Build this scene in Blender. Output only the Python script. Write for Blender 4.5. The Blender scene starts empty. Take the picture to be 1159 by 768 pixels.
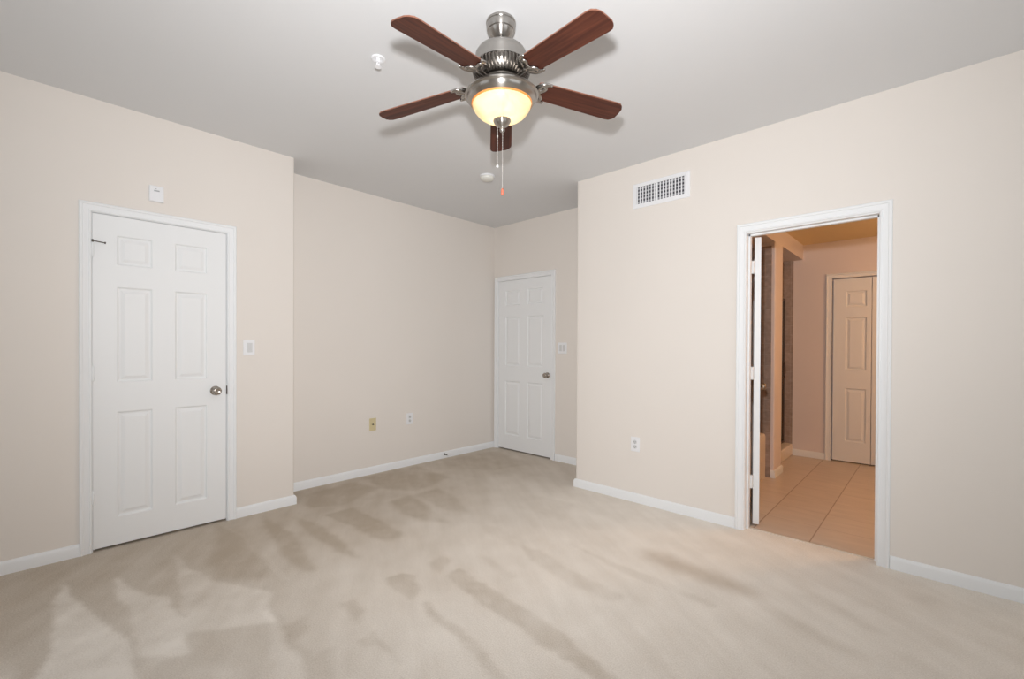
import bpy, bmesh, math, random
import numpy as np
from mathutils import Vector, Matrix

S = bpy.context.scene
C = S.collection
random.seed(4)

# ------------------------------------------------------------------ camera
YAW, PITCH, ROLL, CAM_H = math.radians(43.1644), math.radians(-0.406), math.radians(-0.258), 1.2526
Rg = Vector((math.cos(YAW), math.sin(YAW), 0)); Fw = Vector((-math.sin(YAW), math.cos(YAW), 0)); Up = Vector((0, 0, 1))
fwd = math.cos(PITCH) * Fw + math.sin(PITCH) * Up
up0 = -math.sin(PITCH) * Fw + math.cos(PITCH) * Up
cx_ = math.cos(ROLL) * Rg - math.sin(ROLL) * up0
cy_ = math.sin(ROLL) * Rg + math.cos(ROLL) * up0
cam_d = bpy.data.cameras.new('camera'); cam = bpy.data.objects.new('camera', cam_d); C.objects.link(cam)
m = Matrix((cx_, cy_, -fwd)).transposed().to_4x4(); m.translation = (0, 0, CAM_H)
cam.matrix_world = m
cam_d.sensor_fit = 'HORIZONTAL'; cam_d.sensor_width = 36
cam_d.lens = 512.536 / 1159 * 36
cam_d.shift_y = 11.73 / 1159
cam_d.clip_start = 0.02
S.camera = cam

# ------------------------------------------------------------------ light and exposure
S.view_settings.view_transform = 'Standard'; S.view_settings.look = 'None'
S.view_settings.gamma = 1; S.view_settings.use_curve_mapping = False
S.view_settings.exposure = -0.27
w = bpy.data.worlds.new('world'); S.world = w; w.use_nodes = True
w.node_tree.nodes['Background'].inputs[0].default_value = (0.6, 0.75, 1, 1)
w.node_tree.nodes['Background'].inputs[1].default_value = 0.0

FLASH, W_REAR, W_SIDE, VANITY = 330, 20, 29, 38
def lamp(name, kind, loc, energy, col, direction=None, **kw):
    d = bpy.data.lights.new(name, kind); d.energy = energy; d.color = col
    for k, v in kw.items(): setattr(d, k, v)
    o = bpy.data.objects.new(name, d); C.objects.link(o); o.location = loc
    if direction: o.rotation_euler = Vector(direction).to_track_quat('-Z', 'Y').to_euler()
    return o
# camera flash on its bracket a hand above the lens
lamp('camera_flash', 'SPOT', (-0.085, 0.06, 1.585), FLASH, (0.98, 0.985, 1.0), (-math.sin(YAW), math.cos(YAW), 0.22), shadow_soft_size=0.045, spot_size=math.radians(134), spot_blend=1.0)
# daylight fill lamps at two assumed, unseen windows, placed to even the room's light
lamp('rear_window_fill', 'AREA', (-2.2, -2.97, 1.5), W_REAR, (0.93, 0.97, 1.0), (0, 1, 0.06), shape='RECTANGLE', size=2.4, size_y=1.5)
lamp('side_window_fill', 'AREA', (2.57, 1.2, 1.5), W_SIDE, (0.93, 0.97, 1.0), (-1, 0, 0.06), shape='RECTANGLE', size=2.4, size_y=1.5)
# warm vanity lamp in the bathroom, to the right of the doorway
lamp('vanity_lamp', 'POINT', (0.75, 4.9, 2.12), VANITY, (1.0, 0.66, 0.38), shadow_soft_size=0.12)

BULB = 17
MARKS = [  # vacuum strokes in the pile: (strength, softness, outline on the floor in metres)
    (1, 0.015, [(-3.345,0.108),(-3.046,0.166),(-2.749,0.222),(-2.523,0.274),(-2.376,0.29),(-2.056,0.261),(-2.327,0.004),(-2.449,0.018),(-2.729,0.054),(-2.978,0.079)]),
    (0.7, 0.015, [(-3.258,0.306),(-3.066,0.35),(-2.893,0.399),(-2.77,0.461),(-2.493,0.493),(-2.199,0.444),(-2.308,0.304),(-2.511,0.301),(-2.683,0.313),(-2.954,0.307)]),
    (0.6, 0.015, [(-3.309,0.589),(-3.024,0.61),(-2.824,0.668),(-2.635,0.762),(-2.463,0.854),(-2.172,0.753),(-2.369,0.478),(-2.736,0.515),(-3.017,0.549)]),
    (0.8, 0.03, [(-2.751,-0.095),(-2.47,-0.027),(-2.534,-0.088)]),
    (0.3, 0.03, [(-2.347,0.318),(-2.436,0.475),(-2.234,0.447),(-2.214,0.305)]),
    (-0.14, 0.04, [(-2.378,0.47),(-2.316,0.616),(-2.201,0.726),(-1.948,0.682),(-1.974,0.481),(-2.13,0.474)]),
    (0.35, 0.03, [(-2.126,0.429),(-2.05,0.515),(-1.858,0.567),(-2.048,0.386)]),
    (-0.6, 0.04, [(-3.703,0.93),(-3.407,0.958),(-3.101,0.971),(-2.749,0.943),(-2.619,0.863),(-2.79,0.701),(-3.012,0.691)]),
    (0.2, 0.012, [(-3.749,0.931),(-3.685,0.947),(-2.956,0.974),(-2.534,0.945),(-2.565,0.916),(-3.053,0.931)]),
    (-0.9, 0.025, [(-3.619,1.174),(-3.203,1.194),(-2.819,1.155),(-2.51,1.101),(-2.581,1.033),(-2.936,1.043)]),
    (-0.9, 0.025, [(-3.405,1.331),(-3.15,1.394),(-2.81,1.376),(-2.47,1.329),(-2.629,1.288),(-3.015,1.275)]),
    (-0.9, 0.025, [(-3.294,1.51),(-3.291,1.719),(-2.89,1.71),(-2.539,1.712),(-2.548,1.572),(-2.797,1.524)]),
    (-0.7, 0.03, [(-3.218,1.984),(-3.219,2.195),(-2.522,2.04),(-2.663,1.928),(-2.924,1.916)]),
    (-0.5, 0.03, [(-3.192,2.221),(-3.212,2.467),(-2.84,2.407),(-2.565,2.261),(-2.783,2.181)]),
    (-0.5, 0.03, [(-3.858,1.58),(-3.914,2.043),(-3.576,2.116),(-3.378,1.69),(-3.518,1.474)]),
    (-0.5, 0.03, [(-3.986,2.17),(-3.973,2.763),(-3.382,2.755),(-3.27,2.275),(-3.576,2.116)]),
    (-0.4, 0.04, [(-3.981,3.117),(-3.864,3.825),(-3.156,3.656),(-3.255,3.223),(-3.562,3.018)]),
    (-0.8, 0.015, [(-2.171,1.318),(-2.146,1.407),(-2.069,1.441),(-1.946,1.383),(-1.869,1.287),(-1.992,1.28),(-2.085,1.287)]),
    (-0.7, 0.02, [(-2.152,1.572),(-2.166,1.698),(-2.074,1.692),(-2.002,1.558),(-2.077,1.542)]),
    (-0.65, 0.02, [(-2.106,1.019),(-2.1,1.121),(-1.967,1.091),(-1.875,1.009),(-1.991,1.019)]),
    (-0.6, 0.015, [(-1.792,0.953),(-1.803,1.034),(-1.732,1.026),(-1.521,1.003),(-1.55,0.989),(-1.709,0.992),(-1.739,0.941)]),
    (-0.85, 0.015, [(-1.828,1.294),(-1.822,1.332),(-1.532,1.301),(-1.133,1.243),(-1.174,1.204),(-1.499,1.248)]),
    (-0.9, 0.015, [(-1.954,1.564),(-1.963,1.665),(-1.646,1.634),(-1.388,1.613),(-1.107,1.573),(-0.845,1.515),(-0.915,1.449),(-1.12,1.469),(-1.388,1.491),(-1.719,1.518)]),
    (-0.6, 0.02, [(-1.901,2.12),(-1.78,2.149),(-1.462,2.074),(-1.143,2.044),(-1.145,1.977),(-1.37,1.944),(-1.729,2.007)]),
    (-0.45, 0.015, [(-1.73,2.355),(-1.331,2.327),(-1.013,2.321),(-0.755,2.286),(-0.781,2.241),(-1.289,2.253)]),
    (-0.35, 0.02, [(-2.003,1.838),(-1.99,1.883),(-1.661,1.818),(-1.659,1.767)]),
    (-0.5, 0.02, [(-2.383,0.797),(-2.32,0.804),(-2.184,0.787),(-1.852,0.759),(-1.66,0.742),(-1.693,0.71),(-1.989,0.742)]),
    (0.35, 0.02, [(-2.467,0.805),(-2.383,0.797),(-1.989,0.742),(-1.693,0.71),(-1.8,0.609),(-2.086,0.705)]),
    (-0.5, 0.02, [(-2.143,0.78),(-2.119,0.868),(-2.012,0.844),(-1.976,0.762)]),
    (-0.5, 0.02, [(-1.823,0.765),(-1.835,0.842),(-1.603,0.796),(-1.655,0.747)]),
    (-0.35, 0.03, [(-0.66,2.439),(-0.453,2.436),(-0.173,2.333),(-0.208,2.264),(-0.45,2.33)]),
    (-0.4, 0.03, [(-0.125,3.119),(0.009,3.132),(0.057,3.069),(-0.054,2.995)]),
    (-0.35, 0.03, [(-0.632,2.827),(-0.299,2.679),(-0.161,2.579),(-0.203,2.53),(-0.434,2.633)]),
    (-0.3, 0.03, [(-2.496,2.893),(-2.1,2.975),(-1.933,2.629),(-2.253,2.612)]),
    (-0.3, 0.03, [(-2.39,2.191),(-1.903,2.208),(-1.875,2.092),(-2.252,2.106)]),
]
STAINS = [
    (1, 0.03, [(-1.39,2.591),(-1.216,2.656),(-0.934,2.606),(-0.646,2.541),(-0.669,2.474),(-0.881,2.46),(-1.137,2.484),(-1.319,2.492)]),
]

# ------------------------------------------------------------------ materials
def mat(name, col, rough=0.6, metal=0.0, bump=None, build=None, spec=0.5, var=0.0, **kw):
    m = bpy.data.materials.new(name); m.use_nodes = True
    nt = m.node_tree; b = nt.nodes['Principled BSDF']
    b.inputs['Base Color'].default_value = (*col, 1); b.inputs['Roughness'].default_value = rough
    b.inputs['Metallic'].default_value = metal; b.inputs['Specular IOR Level'].default_value = spec
    tc = nt.nodes.new('ShaderNodeTexCoord')
    if bump:
        sc, st, dist = bump
        n = nt.nodes.new('ShaderNodeTexNoise'); n.inputs['Scale'].default_value = sc; n.inputs['Detail'].default_value = 3
        nt.links.new(tc.outputs['Object'], n.inputs['Vector'])
        bp = nt.nodes.new('ShaderNodeBump'); bp.inputs['Strength'].default_value = st; bp.inputs['Distance'].default_value = dist
        nt.links.new(n.outputs['Fac'], bp.inputs['Height']); nt.links.new(bp.outputs['Normal'], b.inputs['Normal'])
    if var:
        n = nt.nodes.new('ShaderNodeTexNoise'); n.inputs['Scale'].default_value = 1.7; n.inputs['Detail'].default_value = 2
        nt.links.new(tc.outputs['Object'], n.inputs['Vector'])
        mx = nt.nodes.new('ShaderNodeMix'); mx.data_type = 'RGBA'
        mx.inputs[6].default_value = (*[c * (1 - var) for c in col], 1); mx.inputs[7].default_value = (*[min(1, c * (1 + var)) for c in col], 1)
        nt.links.new(n.outputs['Fac'], mx.inputs[0]); nt.links.new(mx.outputs[2], b.inputs['Base Color'])
    for k, v in kw.items(): b.inputs[k].default_value = v
    if build: build(nt, b, tc)
    return m

WALL = mat('cream_wall_paint', (0.84, 0.785, 0.73), 0.75, bump=(260, 0.08, 0.002), spec=0.25, var=0.015)
CEIL = mat('ceiling_paint', (0.765, 0.768, 0.775), 0.85, bump=(200, 0.08, 0.002), spec=0.2, var=0.01)
TRIM = mat('white_trim_paint', (0.89, 0.90, 0.91), 0.42, spec=0.4, bump=(30, 0.02, 0.001))
DOOR = mat('white_door_paint', (0.89, 0.90, 0.905), 0.45, spec=0.4, bump=(60, 0.03, 0.001))
BDOOR = mat('almond_door_paint', (0.76, 0.74, 0.72), 0.5, spec=0.35, bump=(60, 0.03, 0.001))
BWALL = mat('bathroom_wall_paint', (0.72, 0.62, 0.58), 0.7, spec=0.25, bump=(260, 0.08, 0.002))
DARK = mat('dark_void', (0.02, 0.017, 0.015), 0.9, bump=(50, 0.1, 0.001))
PLASTIC = mat('white_plastic', (0.89, 0.89, 0.91), 0.35, bump=(80, 0.01, 0.001))
GREYP = mat('grey_plastic', (0.42, 0.42, 0.44), 0.4, bump=(80, 0.01, 0.001))
YELLOWP = mat('almond_plastic', (0.70, 0.60, 0.36), 0.4, bump=(80, 0.01, 0.001))
TUB = mat('tub_enamel', (0.78, 0.66, 0.54), 0.25, bump=(10, 0.02, 0.001))
BRONZE = mat('bronze_frame', (0.10, 0.06, 0.035), 0.4, 0.6, bump=(80, 0.01, 0.001))
RED = mat('coral_fob', (0.55, 0.15, 0.09), 0.4, bump=(80, 0.01, 0.001))
FROST = mat('clear_fob', (0.8, 0.8, 0.8), 0.3, bump=(80, 0.01, 0.001))

def _brush(nt, b, tc):
    t = nt.nodes.new('ShaderNodeTangent'); t.direction_type = 'RADIAL'; t.axis = 'Z'
    nt.links.new(t.outputs[0], b.inputs['Tangent'])
    w = nt.nodes.new('ShaderNodeTexNoise'); w.inputs['Scale'].default_value = 1
    mp = nt.nodes.new('ShaderNodeMapping'); mp.inputs['Scale'].default_value = (3, 3, 900)
    nt.links.new(tc.outputs['Object'], mp.inputs[0]); nt.links.new(mp.outputs[0], w.inputs['Vector'])
    r = nt.nodes.new('ShaderNodeMapRange'); r.inputs[3].default_value = 0.24; r.inputs[4].default_value = 0.36
    nt.links.new(w.outputs['Fac'], r.inputs[0]); nt.links.new(r.outputs[0], b.inputs['Roughness'])
NICKEL = mat('brushed_nickel', (0.42, 0.40, 0.375), 0.28, 1.0, build=_brush, Anisotropic=0.85, **{'Anisotropic Rotation': 0.25})
NICKEL2 = mat('polished_nickel', (0.40, 0.375, 0.35), 0.17, 1.0, bump=(90, 0.02, 0.001))
DNICKEL = mat('dark_nickel', (0.16, 0.145, 0.13), 0.35, 1.0, bump=(90, 0.02, 0.001))
RIBM = mat('smoky_nickel', (0.23, 0.21, 0.19), 0.3, 1.0, bump=(90, 0.02, 0.001))
CHAINM = mat('pale_chain_metal', (0.75, 0.73, 0.70), 0.35, 0.6, bump=(90, 0.02, 0.001))
KNOBM = mat('satin_nickel_knob', (0.42, 0.38, 0.34), 0.25, 1.0, bump=(90, 0.02, 0.001))

def _wood(nt, b, tc):
    at = nt.nodes.new('ShaderNodeAttribute'); at.attribute_name = 'grain'
    mp = nt.nodes.new('ShaderNodeMapping'); mp.inputs['Scale'].default_value = (3, 60, 60)
    nt.links.new(at.outputs['Vector'], mp.inputs[0])
    n = nt.nodes.new('ShaderNodeTexNoise'); n.inputs['Scale'].default_value = 1.0; n.inputs['Detail'].default_value = 5; n.inputs['Distortion'].default_value = 0.6
    nt.links.new(mp.outputs[0], n.inputs['Vector'])
    cr = nt.nodes.new('ShaderNodeValToRGB')
    cr.color_ramp.elements[0].position = 0.3; cr.color_ramp.elements[0].color = (0.045, 0.012, 0.007, 1)
    cr.color_ramp.elements[1].position = 0.72; cr.color_ramp.elements[1].color = (0.120, 0.034, 0.018, 1)
    nt.links.new(n.outputs['Fac'], cr.inputs[0]); nt.links.new(cr.outputs[0], b.inputs['Base Color'])
WOOD = mat('cherry_wood', (0.15, 0.04, 0.02), 0.5, build=_wood, spec=0.3)
WEDGE = mat('blade_edge', (0.22, 0.09, 0.055), 0.5, bump=(60, 0.05, 0.001))

def _glass(nt, b, tc, lo=(0.97, 0.80, 0.52, 1), hi=(1.0, 0.93, 0.76, 1)):
    out = nt.nodes['Material Output']
    n = nt.nodes.new('ShaderNodeTexNoise'); n.inputs['Scale'].default_value = 9; n.inputs['Detail'].default_value = 4; n.inputs['Distortion'].default_value = 1.2
    nt.links.new(tc.outputs['Object'], n.inputs['Vector'])
    cr = nt.nodes.new('ShaderNodeValToRGB')
    cr.color_ramp.elements[0].position = 0.35; cr.color_ramp.elements[0].color = lo
    cr.color_ramp.elements[1].position = 0.7; cr.color_ramp.elements[1].color = hi
    nt.links.new(n.outputs['Fac'], cr.inputs[0])
    tr = nt.nodes.new('ShaderNodeBsdfTranslucent'); df = nt.nodes.new('ShaderNodeBsdfDiffuse'); gl = nt.nodes.new('ShaderNodeBsdfGlossy')
    gl.inputs['Roughness'].default_value = 0.2
    nt.links.new(cr.outputs[0], tr.inputs[0]); nt.links.new(cr.outputs[0], df.inputs[0])
    m1 = nt.nodes.new('ShaderNodeMixShader'); m1.inputs[0].default_value = 0.35
    nt.links.new(tr.outputs[0], m1.inputs[1]); nt.links.new(df.outputs[0], m1.inputs[2])
    m2 = nt.nodes.new('ShaderNodeMixShader'); m2.inputs[0].default_value = 0.05
    nt.links.new(m1.outputs[0], m2.inputs[1]); nt.links.new(gl.outputs[0], m2.inputs[2])
    nt.links.new(m2.outputs[0], out.inputs[0])
RIM_GLOW = mat('rim_glow_glass', (0.95, 0.55, 0.22), 0.3, build=lambda nt, b, tc: _glass(nt, b, tc, (0.9, 0.42, 0.13, 1), (0.95, 0.55, 0.22, 1)))  # amber colour stands in for lamp glow at the bowl's edge
ALAB = mat('alabaster_glass', (1, 0.9, 0.7), 0.4, build=_glass)

def _pane(nt, b, tc):
    b.inputs['Transmission Weight'].default_value = 1.0
PANE = mat('clear_glass', (0.95, 0.97, 0.96), 0.02, build=_pane, bump=(2, 0.01, 0.001), IOR=1.45)

def _tilewall(nt, b, tc):
    # small mottled square tiles, laid out along whichever of x or y the wall runs
    sep = nt.nodes.new('ShaderNodeSeparateXYZ'); nt.links.new(tc.outputs['Object'], sep.inputs[0])
    add = nt.nodes.new('ShaderNodeMath'); add.operation = 'ADD'
    nt.links.new(sep.outputs[0], add.inputs[0]); nt.links.new(sep.outputs[1], add.inputs[1])
    cmb = nt.nodes.new('ShaderNodeCombineXYZ'); nt.links.new(add.outputs[0], cmb.inputs[0]); nt.links.new(sep.outputs[2], cmb.inputs[1])
    br = nt.nodes.new('ShaderNodeTexBrick'); br.offset = 0; br.inputs['Scale'].default_value = 1
    br.inputs['Brick Width'].default_value = 0.108; br.inputs['Row Height'].default_value = 0.108
    br.inputs['Mortar Size'].default_value = 0.003
    br.inputs['Color1'].default_value = (0.42, 0.31, 0.25, 1); br.inputs['Color2'].default_value = (0.50, 0.37, 0.30, 1)
    br.inputs['Mortar'].default_value = (0.54, 0.42, 0.34, 1)
    nt.links.new(cmb.outputs[0], br.inputs['Vector'])
    n = nt.nodes.new('ShaderNodeTexNoise'); n.inputs['Scale'].default_value = 28; n.inputs['Detail'].default_value = 4
    nt.links.new(tc.outputs['Object'], n.inputs['Vector'])
    mx = nt.nodes.new('ShaderNodeMix'); mx.data_type = 'RGBA'; mx.blend_type = 'MULTIPLY'; mx.inputs[0].default_value = 0.55
    nt.links.new(br.outputs['Color'], mx.inputs[6]); nt.links.new(n.outputs['Fac'], mx.inputs[7])
    nt.links.new(mx.outputs[2], b.inputs['Base Color'])
WTILE = mat('mottled_wall_tile', (0.3, 0.2, 0.14), 0.35, build=_tilewall)

def _ftile(nt, b, tc):
    mp = nt.nodes.new('ShaderNodeMapping'); mp.inputs['Location'].default_value = (0.59 + 0.33 * 6, 10, 0)
    nt.links.new(tc.outputs['Object'], mp.inputs[0])
    br = nt.nodes.new('ShaderNodeTexBrick'); br.offset = 0; br.inputs['Scale'].default_value = 1
    br.inputs['Brick Width'].default_value = 0.33; br.inputs['Row Height'].default_value = 90
    br.inputs['Mortar Size'].default_value = 0.0045; br.inputs['Mortar Smooth'].default_value = 0.3
    br.inputs['Color1'].default_value = (0.58, 0.475, 0.39, 1); br.inputs['Color2'].default_value = (0.61, 0.505, 0.42, 1)
    br.inputs['Mortar'].default_value = (0.34, 0.235, 0.165, 1)
    nt.links.new(mp.outputs[0], br.inputs['Vector'])
    b2 = nt.nodes.new('ShaderNodeTexBrick'); b2.offset = 0; b2.inputs['Scale'].default_value = 1; b2.inputs['Brick Width'].default_value = 90; b2.inputs['Row Height'].default_value = 0.33
    b2.inputs['Mortar Size'].default_value = 0.004; b2.inputs['Color1'].default_value = (1, 1, 1, 1); b2.inputs['Color2'].default_value = (1, 1, 1, 1); b2.inputs['Mortar'].default_value = (0.84, 0.82, 0.80, 1)
    mp3 = nt.nodes.new('ShaderNodeMapping'); mp3.inputs['Location'].default_value = (10, -3.45, 0); nt.links.new(tc.outputs['Object'], mp3.inputs[0]); nt.links.new(mp3.outputs[0], b2.inputs['Vector'])
    n = nt.nodes.new('ShaderNodeTexNoise'); n.inputs['Scale'].default_value = 6; n.inputs['Detail'].default_value = 6; n.inputs['Distortion'].default_value = 0.5
    mp2 = nt.nodes.new('ShaderNodeMapping'); mp2.inputs['Scale'].default_value = (0.6, 2.6, 1)
    nt.links.new(tc.outputs['Object'], mp2.inputs[0]); nt.links.new(mp2.outputs[0], n.inputs['Vector'])
    r = nt.nodes.new('ShaderNodeMapRange'); r.inputs[3].default_value = 0.86; r.inputs[4].default_value = 1.14
    nt.links.new(n.outputs['Fac'], r.inputs[0])
    mx = nt.nodes.new('ShaderNodeMix'); mx.data_type = 'RGBA'; mx.blend_type = 'MULTIPLY'; mx.inputs[0].default_value = 1
    nt.links.new(br.outputs['Color'], mx.inputs[6]); nt.links.new(r.outputs[0], mx.inputs[7])
    mx2 = nt.nodes.new('ShaderNodeMix'); mx2.data_type = 'RGBA'; mx2.blend_type = 'MULTIPLY'; mx2.inputs[0].default_value = 1
    nt.links.new(mx.outputs[2], mx2.inputs[6]); nt.links.new(b2.outputs['Color'], mx2.inputs[7])
    nt.links.new(mx2.outputs[2], b.inputs['Base Color'])
FTILE = mat('beige_floor_tile', (0.5, 0.35, 0.22), 0.32, build=_ftile)

def _carpet(nt, b, tc):
    a = nt.nodes.new('ShaderNodeAttribute'); a.attribute_name = 'pile'
    st = nt.nodes.new('ShaderNodeAttribute'); st.attribute_name = 'stain'
    # streaky drag of the vacuum, run along one direction of the room
    mp = nt.nodes.new('ShaderNodeMapping'); mp.inputs['Rotation'].default_value = (0, 0, -STROKE)
    mp.inputs['Scale'].default_value = (1, 1, 1)
    nt.links.new(tc.outputs['Object'], mp.inputs[0])
    mp2 = nt.nodes.new('ShaderNodeMapping'); mp2.inputs['Scale'].default_value = (1.3, 7, 1); nt.links.new(mp.outputs[0], mp2.inputs[0])
    n1 = nt.nodes.new('ShaderNodeTexNoise'); n1.inputs['Scale'].default_value = 1.2; n1.inputs['Detail'].default_value = 5; n1.inputs['Roughness'].default_value = 0.55
    nt.links.new(mp2.outputs[0], n1.inputs['Vector'])
    n2 = nt.nodes.new('ShaderNodeTexNoise'); n2.inputs['Scale'].default_value = 5.5; n2.inputs['Detail'].default_value = 4
    nt.links.new(tc.outputs['Object'], n2.inputs['Vector'])
    n3 = nt.nodes.new('ShaderNodeTexNoise'); n3.inputs['Scale'].default_value = 170; n3.inputs['Detail'].default_value = 3
    nt.links.new(tc.outputs['Object'], n3.inputs['Vector'])
    def M(op, x, y):
        k = nt.nodes.new('ShaderNodeMath'); k.operation = op
        for i, v in enumerate((x, y)):
            if isinstance(v, (int, float)): k.inputs[i].default_value = v
            else: nt.links.new(v, k.inputs[i])
        return k.outputs[0]
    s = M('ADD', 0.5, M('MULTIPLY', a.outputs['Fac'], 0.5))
    s = M('ADD', s, M('MULTIPLY', M('SUBTRACT', n1.outputs['Fac'], 0.5), 0.42))
    s = M('ADD', s, M('MULTIPLY', M('SUBTRACT', n2.outputs['Fac'], 0.5), 0.30))
    s = M('ADD', s, M('MULTIPLY', M('SUBTRACT', n3.outputs['Fac'], 0.5), 0.75))
    cr = nt.nodes.new('ShaderNodeValToRGB')
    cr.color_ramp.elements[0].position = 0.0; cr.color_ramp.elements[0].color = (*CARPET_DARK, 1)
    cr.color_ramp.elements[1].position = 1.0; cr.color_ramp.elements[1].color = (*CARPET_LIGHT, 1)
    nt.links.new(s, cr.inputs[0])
    mx = nt.nodes.new('ShaderNodeMix'); mx.data_type = 'RGBA'; mx.inputs[7].default_value = (0.40, 0.29, 0.19, 1)
    nt.links.new(M('MULTIPLY', st.outputs['Fac'], 0.42), mx.inputs[0]); nt.links.new(cr.outputs[0], mx.inputs[6])
    nt.links.new(mx.outputs[2], b.inputs['Base Color'])
    bp = nt.nodes.new('ShaderNodeBump'); bp.inputs['Strength'].default_value = 0.5; bp.inputs['Distance'].default_value = 0.004
    nt.links.new(n3.outputs['Fac'], bp.inputs['Height']); nt.links.new(bp.outputs['Normal'], b.inputs['Normal'])
CARPET_DARK = (0.49, 0.41, 0.325); CARPET_LIGHT = (0.94, 0.88, 0.805)
STROKE = math.atan2(-0.55, 0.83)
CARPET = mat('cut_pile_carpet', (0.6, 0.5, 0.4), 0.95, build=_carpet, spec=0.1)

# ------------------------------------------------------------------ mesh helpers
def link(name, bm, material, parent=None, smooth=False, bevel=0, bev_seg=2, auto=None):
    me = bpy.data.meshes.new(name); bmesh.ops.recalc_face_normals(bm, faces=bm.faces)
    if smooth:
        for f in bm.faces: f.smooth = True
    if auto:
        for f in bm.faces: f.smooth = True
        for e in bm.edges:
            if len(e.link_faces) == 2 and e.calc_face_angle(0) > math.radians(auto): e.smooth = False
    bm.to_mesh(me); bm.free()
    for mm in (material if isinstance(material, (list, tuple)) else [material]): me.materials.append(mm)
    o = bpy.data.objects.new(name, me); C.objects.link(o)
    if parent: o.parent = parent
    if bevel:
        b = o.modifiers.new('bevel', 'BEVEL'); b.width = bevel; b.segments = bev_seg; b.limit_method = 'ANGLE'; b.angle_limit = math.radians(40)
    return o
def empty(name, loc, rz=0):
    o = bpy.data.objects.new(name, None); C.objects.link(o); o.location = loc; o.rotation_euler = (0, 0, rz); o.empty_display_size = 0.1
    return o
def tag(o, label, cat=None, kind=None, group=None):
    o['label'] = label
    if cat: o['category'] = cat
    if kind: o['kind'] = kind
    if group: o['group'] = group
    return o
def bx(bm, x0, x1, y0, y1, z0, z1):
    v = [bm.verts.new((x, y, z)) for x in (x0, x1) for y in (y0, y1) for z in (z0, z1)]
    for q in ((0, 1, 3, 2), (4, 6, 7, 5), (0, 4, 5, 1), (2, 3, 7, 6), (0, 2, 6, 4), (1, 5, 7, 3)): bm.faces.new([v[i] for i in q])
def box(*a):
    bm = bmesh.new(); bx(bm, *a); return bm
def lathe(bm, prof, seg=64, flute=0, nfl=0, xf=None, axis='z', org=(0, 0, 0)):
    """prof: (r, z) from top to bottom; closed on the axis where r is 0"""
    rings = []
    for r, z in prof:
        if r < 1e-6: ring = [bm.verts.new((0, 0, z))]
        else:
            ring = []
            for i in range(seg):
                rr = r * (1 + (flute * (1 if (i * nfl // seg * 2) % 2 == 0 and (i % (seg // nfl)) < (seg // nfl) / 2 else -1) if flute else 0))
                t = 2 * math.pi * i / seg; ring.append(bm.verts.new((rr * math.cos(t), rr * math.sin(t), z)))
        rings.append(ring)
    new = [v for r in rings for v in r]
    for a, b in zip(rings, rings[1:]):
        for i in range(seg):
            j = (i + 1) % seg
            if len(a) == 1 and len(b) == 1: break
            if len(a) == 1: bm.faces.new((a[0], b[i], b[j]))
            elif len(b) == 1: bm.faces.new((a[i], b[0], a[j]))
            else: bm.faces.new((a[i], b[i], b[j], a[j]))
    for v in new:
        x, y, z = v.co
        if axis == 'x': v.co = (z, x, y)
        elif axis == '-y': v.co = (x, -z, y)
        elif axis == 'y': v.co = (x, z, y)
        v.co = v.co + Vector(org)
        if xf: v.co = xf(v.co)
    return new
def tube(bm, pts, radii, seg=10, flat=1.0, upv=Vector((0, 0, 1))):
    pts = [Vector(p) for p in pts]; rings = []
    for i, p in enumerate(pts):
        t = (pts[min(i + 1, len(pts) - 1)] - pts[max(i - 1, 0)]).normalized()
        u = upv if abs(t.dot(upv)) < 0.98 else Vector((1, 0, 0))
        a = t.cross(u).normalized(); b = a.cross(t).normalized()
        r = radii[i] if isinstance(radii, (list, tuple)) else radii
        rings.append([bm.verts.new(p + a * r * math.cos(2 * math.pi * k / seg) + b * r * flat * math.sin(2 * math.pi * k / seg)) for k in range(seg)])
    for a, b in zip(rings, rings[1:]):
        for k in range(seg): bm.faces.new((a[k], a[(k + 1) % seg], b[(k + 1) % seg], b[k]))
    bm.faces.new(rings[0][::-1]); bm.faces.new(rings[-1])
def smooth_path(pts, n=6):
    P = [Vector(p) for p in pts]; out = []
    for i in range(len(P) - 1):
        p0, p1, p2, p3 = P[max(i - 1, 0)], P[i], P[i + 1], P[min(i + 2, len(P) - 1)]
        for k in range(n):
            t = k / n
            out.append(0.5 * ((2 * p1) + (-p0 + p2) * t + (2 * p0 - 5 * p1 + 4 * p2 - p3) * t * t + (-p0 + 3 * p1 - 3 * p2 + p3) * t ** 3))
    out.append(P[-1]); return out
def sweep(bm, path, prof, closed=False):
    """extrude a 2-D profile (u along the side normal n, v along w) through frames path=[(point, n, w)] - gives mitred corners"""
    rings = [[bm.verts.new(Vector(p) + Vector(n) * u + Vector(wv) * v) for u, v in prof] for p, n, wv in path]
    k = len(prof)
    for a, b in zip(rings, rings[1:]):
        for i in range(k): bm.faces.new((a[i], a[(i + 1) % k], b[(i + 1) % k], b[i]))
    bm.faces.new(rings[0][::-1]); bm.faces.new(rings[-1])

# ------------------------------------------------------------------ room geometry (metres; camera at x=y=0)
H = 2.7272
XA, YA = -3.6988, 1.4326          # left wall and where it ends
XB = -4.0297                      # alcove wall
YD = 3.970                        # back wall with the far door
XE, YC = -2.3578, 3.3566          # free end and face of the wall with the bathroom doorway
TH = 0.11
XR, YR = 2.6, -3.0              # walls behind and beside the camera
BC = 2.437                        # bathroom ceiling
BX0, BX1, BY0, BY1 = -1.98, 1.35, YC + TH, 6.12

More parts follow.
